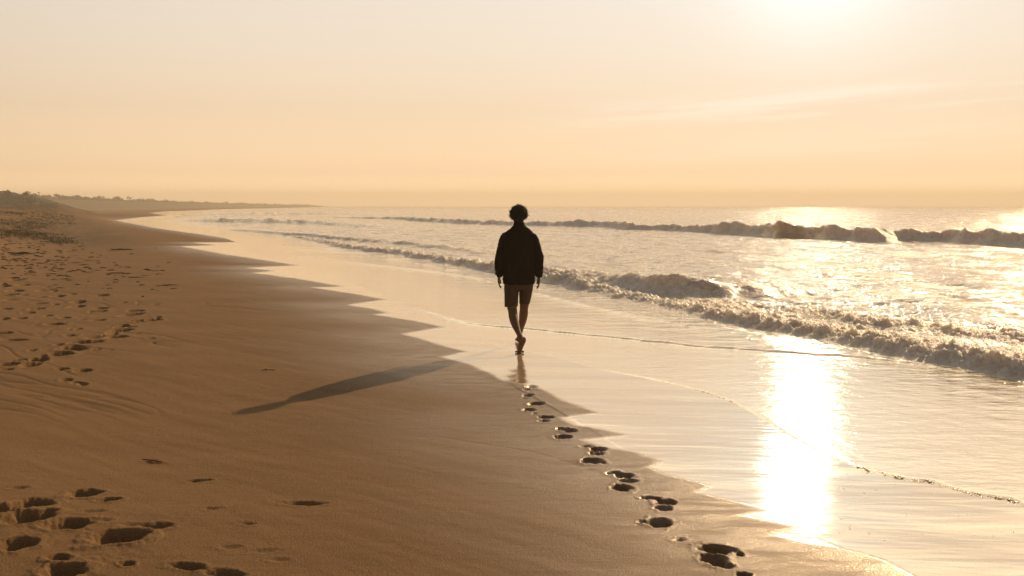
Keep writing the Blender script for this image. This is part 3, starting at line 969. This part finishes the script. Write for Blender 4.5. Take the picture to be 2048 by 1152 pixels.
def palm(px, top, Y, base_py, label, seed, group=None):
    x = at(px, Y); ztop = zat(top, Y); zb = zat(base_py, Y); H = ztop - zb
    root = empty('palm_tree', (x, Y, zb)); tag(root, label, 'palm tree', group)
    b = Build()
    b.chain([(0, 0, -.5), (.10, 0, H * .3), (.05, 0, H * .65), (-.08, 0, H * .9)], [.24, .17, .14, .12], 8, 4)
    mesh_obj('trunk', b.V, b.F, M_TRUNK, root)
    V = []; F = []
    g = random.Random(seed)
    for k in range(17):
        a = k * 2.4 + g.uniform(-.3, .3); L = H * g.uniform(.20, .28); el = g.uniform(-.1, 1.1)
        prev = None
        for i in range(9):
            t = i / 8
            r = L * t * math.cos(el * (1 - t)); z = H * .9 + L * (math.sin(el) * t - .75 * t * t)
            c = Vector((-.08 + math.cos(a) * r, math.sin(a) * r, z))
            w = L * .16 * math.sin(math.pi * min(t + .12, 1)) + .01
            sd = Vector((-math.sin(a), math.cos(a), 0)) * w
            dr = Vector((0, 0, -w * .55))
            V += [c - sd + dr, c, c + sd + dr]
            n = len(V)
            if i:
                F += [(n - 6, n - 5, n - 2, n - 3), (n - 5, n - 4, n - 1, n - 2)]
    mesh_obj('crown', V, F, M_LEAF, root, False)
    return root


palm(82, 383.3, 400, 397, 'lone palm tree sticking up above the far treeline, right of the headland', 3)
tree(20, 380.5, 250, 394, .85, 'small round tree standing on the top of the near headland', 2)
tree(55, 385, 246, 398, .75, 'small bushy tree on the falling end of the near headland', 5)
tree(118, 388.5, 480, 397, 1.5, 'low broad tree just above the far treeline, right of the palm', 8)
tree(158, 391, 520, 399, 1.7, 'dark bushy tree rising above the middle of the far treeline', 11)
tree(237, 393.5, 590, 401, 1.9, 'farther tree standing above the thinning far treeline', 14)
tree(72, 387.5, 410, 397, 1.2, 'small tree at the foot of the lone palm tree', 17)

# ------------------------------------------------------------------ plants, wrack and scraps on the sand
M_GRASS = simple_mat('dune_grass', (.060, .045, .022), (.11, .082, .040), 30, .9, .2, .01, .15)
M_WRACK = simple_mat('dried_wrack', (.020, .012, .007), (.055, .033, .018), 60, .85, .5, .004, .2)
M_WOOD = simple_mat('drift_wood', (.045, .028, .016), (.095, .062, .038), 45, .9, .5, .004, .2)


def ground_pts(x, y):
    """height of the finished beach mesh under points"""
    out = []
    dg = bpy.context.evaluated_depsgraph_get()
    ev = BEACH.evaluated_get(dg)
    for a, b in zip(x, y):
        hit, loc, nn, fi = ev.ray_cast(Vector((a, b, 5)), Vector((0, 0, -1)))
        out.append(loc.z if hit else float(base_z(np.array(a), np.array(b))))
    return np.array(out)


def dune_grass():
    g = np.random.default_rng(12)
    Vs = []; Fs = []; off = 0
    cx, cy = [], []
    patches = [(20, 425, 26), (70, 428, 30), (130, 434, 36), (60, 440, 36), (150, 440, 36), (20, 447, 30), (95, 448, 40), (10, 462, 22), (45, 466, 26), (75, 470, 22), (100, 478, 26), (130, 484, 20),
               (30, 471, 28), (170, 446, 20), (190, 436, 18), (60, 455, 20)]
    for (px, py, sp) in patches:
        for k in range(80):
            p = un(px + g.normal() * sp, py + g.normal() * 2.4)
            if shore_s(p[0], p[1]) < 5.5 or p[1] > 170: continue
            cx.append(p[0] + g.normal() * .15); cy.append(p[1])
    cz = ground_pts(cx, cy)
    for x0, y0, z0 in zip(cx, cy, cz):
        n = 9
        a = g.uniform(0, 2 * np.pi, n); L = g.uniform(.03, .09, n); lean = g.uniform(.8, 2.6, n)
        px = x0 + g.normal(0, .11, n); py = y0 + g.normal(0, .11, n)
        ex, ey = np.cos(a), np.sin(a); w = .008
        b1 = np.stack([px - ey * w, py + ex * w, np.full(n, z0 - .01)], 1); b2 = np.stack([px + ey * w, py - ex * w, np.full(n, z0 - .01)], 1)
        m1 = np.stack([px + ex * L * lean * .4 + ey * w, py + ey * L * lean * .4 - ex * w, z0 + L * .75], 1)
        m0 = np.stack([px + ex * L * lean * .4 - ey * w, py + ey * L * lean * .4 + ex * w, z0 + L * .75], 1)
        tp = np.stack([px + ex * L * lean, py + ey * L * lean, z0 + L * .85], 1)
        V = np.concatenate([b1, b2, m1, m0, tp]); i = np.arange(n)
        Vs.append(V); Fs += [tuple(off + q) for q in np.stack([i, i + n, i + 2 * n, i + 3 * n], 1)] + [tuple(off + q) for q in np.stack([i + 3 * n, i + 2 * n, i + 4 * n], 1)]
        off += len(V)
    o = mesh_obj('dune_grass', np.concatenate(Vs), [tuple(int(k) for k in f) for f in Fs], M_GRASS, smooth=False)
    tag(o, kind='stuff')


dune_grass()


def wrack_mesh(seed, strands=9, size=.12):
    g = random.Random(seed); b = Build()
    for k in range(strands):
        a = g.uniform(0, 6.28); x, y = g.uniform(-.5, .5) * size, g.uniform(-.35, .35) * size
        P = []
        for i in range(5):
            P.append((x, y, .006 + g.uniform(0, .16) * size * (1 if 0 < i < 4 else .2)))
            a += g.uniform(-.9, .9); x += math.cos(a) * size * .32; y += math.sin(a) * size * .22
        r = size * g.uniform(.014, .034)
        b.chain(P, [(r, r * .5)] * 4 + [(r * .4, r * .3)], 6, 2)
    me = bpy.data.meshes.new('seaweed_clump'); me.from_pydata(b.V, [], b.F); me.update(); me.materials.append(M_WRACK)
    return me


def stick_mesh(seed, L=.3):
    g = random.Random(seed); b = Build()
    P = [(-L / 2 + L * i / 5, g.uniform(-.06, .06) * L, .012 + g.uniform(0, .03) * L) for i in range(6)]
    b.chain(P, [L * .018, L * .028, L * .032, L * .028, L * .024, L * .010], 7, 3)
    b.chain([P[3], (P[3][0] + L * .10, P[3][1] + L * .08, .012 + L * .03), (P[3][0] + L * .18, P[3][1] + L * .10, .012)], [L * .016, L * .012, L * .005], 6, 2)
    me = bpy.data.meshes.new('stick'); me.from_pydata(b.V, [], b.F); me.update(); me.materials.append(M_WOOD)
    return me


wr = [wrack_mesh(k, 8 + 2 * k) for k in range(4)]
st = [stick_mesh(k) for k in range(3)]


def put(name, me, px, py, scale, rz, label, cat, group=None, flat=1.0):
    p = un(px, py); z = ground_pts([p[0]], [p[1]])[0]
    o = bpy.data.objects.new(name, me); COL.objects.link(o)
    o.location = (p[0], p[1], z - .002); o.rotation_euler = (0, 0, rz); o.scale = (scale, scale, scale * flat)
    return tag(o, label, cat, group)


put('stick', st[0], 400, 961, .85, R(-24), 'thin dark driftwood stick lying alone on the smooth near sand', 'stick')
put('stick', st[1], 305, 922, .55, R(-20), 'short twig half buried in a faint groove, nearest to the left of the lens', 'twig')['label'] = 'short dark twig on the smooth sand above and left of the lone driftwood stick'
put('seaweed_clump', wr[0], 535, 741, .50, .3, 'tiny dark scrap of seaweed alone left of the long shadow', 'seaweed')
put('seaweed_clump', wr[3], 44, 509, 3.6, .2, 'large bushy dark clump of dried seaweed at the left edge, upper beach', 'seaweed')
put('stick', st[2], 243, 501, 3.0, R(-5), 'long thin dark stick lying alone on the upper beach near the waterline', 'stick')
put('seaweed_clump', wr[1], 336, 572, 1.4, .1, 'small dark scrap alone on smooth sand right of the strewn seaweed', 'seaweed')
g = np.random.default_rng(5)
WR = [(8, 500, 2.4), (70, 521, 2.2), (100, 529, 1.7), (118, 522, 2.1), (125, 526, 1.6), (152, 526, 2.2), (165, 530, 1.8), (178, 521, 1.7), (208, 536, 1.6), (232, 547, 2.4), (245, 548, 2.0), (272, 555, 1.8),
      (133, 559, 1.6), (140, 561, 1.2), (100, 548, 1.6), (30, 520, 1.8), (60, 534, 1.4), (195, 541, 1.4), (160, 493, 2.2), (90, 485, 2.4), (120, 490, 2.0), (60, 492, 2.0), (20, 488, 2.2), (222, 502, 1.5),
      (148, 500, 1.6), (180, 545, 1.5), (205, 535, 1.2), (290, 552, 1.1), (55, 548, 1.6), (25, 556, 1.6), (12, 532, 1.7), (88, 503, 1.6), (76, 513, 1.6), (150, 512, 1.4), (112, 500, 1.4), (40, 496, 2.0)]
for k, (px, py, s) in enumerate(WR):
    put('seaweed_clump', wr[k % 4], px, py, s * .62, float(g.uniform(-.5, .5)), 'small dark scrap of dried seaweed strewn on the upper left beach', 'seaweed', 'strewn seaweed on the upper left beach', .8)


# shells and pebbles glinting in the sand, foam flecks left by the last swash
def pebble_mesh(seed, r=.004):
    b = Build(); g = random.Random(seed)
    b.ball((0, 0, r * .35), (r * g.uniform(.8, 1.4), r, r * .6), 8, 5)
    return b


def scatter(name, pts, r0, r1, mat, kind='stuff', flat=.6, seg=7, rings=4, lift=.2):
    g = random.Random(3); b = Build()
    zs = ground_pts([p[0] for p in pts], [p[1] for p in pts])
    for p, z in zip(pts, zs):
        r = g.uniform(r0, r1) * (p[2] if len(p) > 2 else 1)
        b.ball((p[0], p[1], z + r * lift), (r * g.uniform(.7, 1.4), r * g.uniform(.7, 1.2), r * flat), seg, rings)
    o = mesh_obj(name, b.V, b.F, mat)
    return tag(o, kind=kind)


# finer litter between the scraps of weed
def litter():
    g2 = np.random.default_rng(31); gg = random.Random(8); b = Build(); P = []
    for k in range(330):
        t = g2.random()
        px = abs(g2.normal()) * 120 + 4; py = 500 + g2.normal() * 30 + px * .16
        if px > 380 or py < 470 or py > 600: continue
        p = un(px, py); P.append(p)
    for k in range(0):
        p = un(g2.uniform(0, 130), g2.uniform(1040, 1150)); P.append(np.array([p[0], p[1], -9]))
    zs = ground_pts([p[0] for p in P], [p[1] for p in P])
    for p, z in zip(P, zs):
        near = p[2] == -9
        L = gg.uniform(.006, .02) if near else gg.uniform(.04, .20); a = gg.uniform(-.7, .5); w = L * gg.uniform(.025, .07)
        c, s_ = math.cos(a), math.sin(a)
        Q = [(p[0] - c * L / 2, p[1] - s_ * L / 2, z + .003), (p[0] + gg.uniform(-.1, .1) * L, p[1] + gg.uniform(-.2, .2) * L, z + .006 + gg.uniform(0, .12) * L), (p[0] + c * L / 2, p[1] + s_ * L / 2, z + .003)]
        b.chain(Q, [w, w * 1.4, w * .6], 5, 2)
    o = mesh_obj('beach_litter', b.V, b.F, M_WRACK); tag(o, kind='stuff')


litter()


def spray():
    """beads of water thrown up by the shore break"""
    g2 = np.random.default_rng(77); dg = bpy.context.evaluated_depsgraph_get(); ev = SEA.evaluated_get(dg); b = Build()
    for W, cnt in ((WAVES[0], 2600), (WAVES[1], 700)):
        pts, A = W['line']
        for k in range(cnt):
            t = g2.uniform(4, len(pts) - 6); i = int(t); f = t - i
            p = pts[i] * (1 - f) + pts[i + 1] * f
            if p[1] < 8: continue
            u = abs(g2.normal()) * .8
            x, y = p[0] + .907 * u, p[1] + .42 * u
            hit, loc, nn, fi = ev.ray_cast(Vector((x, y, 5)), Vector((0, 0, -1)))
            if not hit: continue
            r = g2.uniform(.0035, .010)
            b.ball((loc.x, loc.y, loc.z + r * .5 + abs(g2.normal()) * .012), (r, r, r * .9), 6, 4)
    o = mesh_obj('spray', b.V, b.F, mf); tag(o, kind='stuff')


mp, nt, bb, _ = new_mat('shell_glint')
bb.inputs['Base Color'].default_value = (.55, .42, .30, 1); bb.inputs['Roughness'].default_value = .12
pts = []
for k in range(240):
    px, py = g.uniform(0, 1500), 640 + 512 * g.random() ** .8
    p = un(px, py); pts.append((p[0], p[1], .6 + .4 * g.random()))
pts = [p for p in pts if not inside(np.array([p[0]]), np.array([p[1]]), WETPOLY)[0]]
scatter('shell_grit', pts, .0012, .0032, mp)['label'] = 'tiny shell fragments glinting in the dry sand'

mf, nt, bb, _ = new_mat('foam_flecks')
bb.inputs['Base Color'].default_value = (.92, .90, .86, 1); bb.inputs['Roughness'].default_value = .3; bb.inputs['Transmission Weight'].default_value = .8; bb.inputs['IOR'].default_value = 1.25
pts = []
edge = [(1716, 926), (1760, 934), (1800, 944), (1850, 951), (1880, 953), (1930, 971), (1980, 978), (2020, 988), (2060, 994), (2120, 1010)]
for (a, b2) in zip(edge[:-1], edge[1:]):
    for k in range(60):
        t = g.random()
        dens = .5 + .5 * math.sin(a[0] * .05 + t * 9)
        if g.random() > .35 + .6 * dens: continue
        px = a[0] + (b2[0] - a[0]) * t; py = a[1] + (b2[1] - a[1]) * t + g.normal() * 2.2
        x_, y_ = un0(px, py); pts.append((x_, y_, 1))
for k in range(70):
    px = g.uniform(1560, 2060); py = g.uniform(860, 1080)
    x_, y_ = un0(px, py); pts.append((x_, y_, .7))
scatter('foam_flecks', pts, .004, .011, mf, lift=.5, flat=.35)['label'] = 'bubbly foam left along the edge of the last wash of water'

spray()

# ------------------------------------------------------------------ sky
def build_world():
    w = bpy.data.worlds.new('World'); scene.world = w; w.use_nodes = True
    nt = w.node_tree; nt.nodes.clear(); n = N(nt)
    out = n.node('ShaderNodeOutputWorld'); bg = n.node('ShaderNodeBackground')
    n.link(bg.outputs[0], out.inputs[0])
    sky = n.node('ShaderNodeTexSky'); sky.sky_type = 'NISHITA'; sky.sun_disc = False
    sky.sun_elevation = SUN_EL; sky.sun_rotation = SUN_AZ
    sky.air_density = 1.6; sky.dust_density = 3.0; sky.ozone_density = 1.0
    v = n.node('ShaderNodeTexCoord').outputs['Generated']
    nv = n.node('ShaderNodeVectorMath', operation='NORMALIZE'); n.link(v, nv.inputs[0]); v = nv.outputs[0]
    sep = n.node('ShaderNodeSeparateXYZ'); n.link(v, sep.inputs[0])
    z = sep.outputs[2]
    # warm veil: colour by height above the horizon (sin of elevation)
    ramp = n.node('ShaderNodeValToRGB'); cr = ramp.color_ramp
    zz = n.mr(z, 0, 1, 0, 1, False)
    n.link(zz, ramp.inputs[0])
    st_ = [(0.0, (1.90, 1.30, .76)), (.012, (1.80, 1.24, .72)), (.032, (1.22, .86, .52)), (.09, (1.0, .765, .525)), (.15, (.95, .80, .63)), (.205, (.91, .81, .69)), (.34, (.78, .68, .54)), (.55, (.24, .215, .185)), (1.0, (.15, .14, .13))]
    cr.elements[0].position = st_[0][0]; cr.elements[0].color = (*st_[0][1], 1)
    cr.elements[1].position = st_[-1][0]; cr.elements[1].color = (*st_[-1][1], 1)
    for p, c in st_[1:-1]:
        e = cr.elements.new(p); e.color = (*c, 1)
    # dimmer away from the light, behind the viewpoint
    def dotdir(az, el):
        d = (math.sin(az) * math.cos(el), math.cos(az) * math.cos(el), math.sin(el))
        q = n.node('ShaderNodeVectorMath', operation='DOT_PRODUCT'); n.link(v, q.inputs[0]); q.inputs[1].default_value = d
        return q.outputs['Value']
    dh = dotdir(GLOW_AZ, 0)
    away = n.mr(dh, .05, 1.0, .40, 1.0)
    veil = n.node('ShaderNodeVectorMath', operation='SCALE'); n.link(ramp.outputs[0], veil.inputs[0]); n.link(away, veil.inputs['Scale'])
    ds = dotdir(GLOW_AZ, GLOW_EL)
    ang = n.math('ARCCOSINE', n.math('MINIMUM', ds, .999999))
    def lobe(sigma, amp, col):
        t = n.math('DIVIDE', ang, R(sigma)); t = n.math('MULTIPLY', t, t)
        e = n.math('MULTIPLY', n.math('EXPONENT', n.math('MULTIPLY', t, -1)), amp)
        q = n.node('ShaderNodeVectorMath', operation='SCALE'); q.inputs[0].default_value = col; n.link(e, q.inputs['Scale'])
        return q.outputs[0]
    def add(a, b):
        q = n.node('ShaderNodeVectorMath', operation='ADD'); n.link(a, q.inputs[0]); n.link(b, q.inputs[1]); return q.outputs[0]
    tot = add(veil.outputs[0], lobe(.85, 215, (1.0, .84, .58)))
    sky_fill = n.node('ShaderNodeVectorMath', operation='SCALE'); sky_fill.inputs[0].default_value = (.95, .76, .50)  # added bright band of sky above the view, lifts reflections on wet sand
    n.link(n.math('MULTIPLY', n.math('MULTIPLY', n.mr(z, .21, .31), n.mr(z, .62, .40)), n.mr(dh, .45, .95)), sky_fill.inputs['Scale'])
    tot = add(tot, sky_fill.outputs[0])
    tot = add(tot, lobe(4.6, .45, (.4, .8, 1.0)))
    tot = add(tot, lobe(15, .11, (.8, .95, 1.0)))
    sk = n.node('ShaderNodeVectorMath', operation='SCALE'); n.link(sky.outputs[0], sk.inputs[0])
    n.link(n.mr(z, .3, .7, .0, .04), sk.inputs['Scale'])
    tot = add(tot, sk.outputs[0])
    # thin streaks of cloud low on the right
    den = n.math('ADD', n.math('MAXIMUM', z, 0), .02)
    mp_ = n.mapping(v, rot=(0, 0, 0), scale=(3.2, 3.2, 46))
    sh = n.node('ShaderNodeCombineXYZ')
    n.link(sep.outputs[0], sh.inputs[0]); n.link(sep.outputs[1], sh.inputs[1])
    n.link(n.math('SUBTRACT', z, n.math('MULTIPLY', sep.outputs[0], .045)), sh.inputs[2])
    mp_ = n.mapping(sh.outputs[0], scale=(2.6, 2.6, 44))
    cl = n.noise(mp_, 1.6, 6, .58, .5)
    zl = n.math('SUBTRACT', z, n.math('MULTIPLY', sep.outputs[0], .045))
    band = n.math('MULTIPLY', n.mr(zl, .066, .078), n.mr(zl, .104, .088))
    band2 = n.math('MULTIPLY', n.math('MULTIPLY', n.mr(zl, .03, .04), n.mr(zl, .065, .05)), .35)
    side = n.mr(sep.outputs[0], -.02, .2)
    cm = n.math('MULTIPLY', n.math('MULTIPLY', n.math('ADD', band, band2), side), n.mr(cl, .36, .60))
    q = n.node('ShaderNodeVectorMath', operation='SCALE'); q.inputs[0].default_value = (.055, .11, .14); n.link(cm, q.inputs['Scale'])
    tot = add(tot, q.outputs[0])
    n.link(tot, bg.inputs[0]); bg.inputs[1].default_value = 1.0
    w.cycles.sampling_method = 'MANUAL'; w.cycles.sample_map_resolution = 2048


build_world()

L = bpy.data.lights.new('sun', 'SUN'); L.energy = 4.6; L.angle = R(.55); L.color = (1.0, .70, .40)
lo = bpy.data.objects.new('sun', L); COL.objects.link(lo)
d = Vector((math.sin(SUN_AZ) * math.cos(SUN_EL), math.cos(SUN_AZ) * math.cos(SUN_EL), math.sin(SUN_EL)))
lo.rotation_euler = d.to_track_quat('Z', 'Y').to_euler(); lo.location = (20, 20, 30)

# ------------------------------------------------------------------ haze
def build_haze(density):
    x0, x1, y0, y1, z0, z1 = -1560, 1560, -1560, 1560, -3.0, 20.0
    V = [(x, y, z) for z in (z0, z1) for y in (y0, y1) for x in (x0, x1)]
    F = [(0, 2, 3, 1), (4, 5, 7, 6), (0, 1, 5, 4), (2, 6, 7, 3), (0, 4, 6, 2), (1, 3, 7, 5)]
    m = bpy.data.materials.new('haze'); m.use_nodes = True; nt = m.node_tree; nt.nodes.clear()
    o = nt.nodes.new('ShaderNodeOutputMaterial'); v = nt.nodes.new('ShaderNodeVolumePrincipled')
    v.inputs['Color'].default_value = (1.0, .88, .70, 1); v.inputs['Density'].default_value = density; v.inputs['Anisotropy'].default_value = .12
    nt.links.new(v.outputs[0], o.inputs['Volume'])
    ob = mesh_obj('haze', V, F, m, smooth=False); tag(ob, kind='stuff')


HAZE = .0012
if HAZE: build_haze(HAZE)

# ------------------------------------------------------------------ camera and output
cam = bpy.data.cameras.new('camera'); cam.sensor_width = 36; cam.lens = FPX / 2048 * 36; cam.clip_end = 9000; cam.clip_start = .05
co = bpy.data.objects.new('camera', cam); COL.objects.link(co)
co.location = (0, 0, CAMZ); co.rotation_euler = (R(90) - PITCH, 0, 0)
scene.camera = co
scene.view_settings.view_transform = 'Standard'; scene.view_settings.look = 'None'
scene.view_settings.exposure = 0; scene.view_settings.gamma = 1
scene.render.engine = 'CYCLES'
scene.cycles.use_denoising = True
scene.cycles.max_bounces = 6; scene.cycles.volume_bounces = 0
scene.cycles.use_fast_gi = False
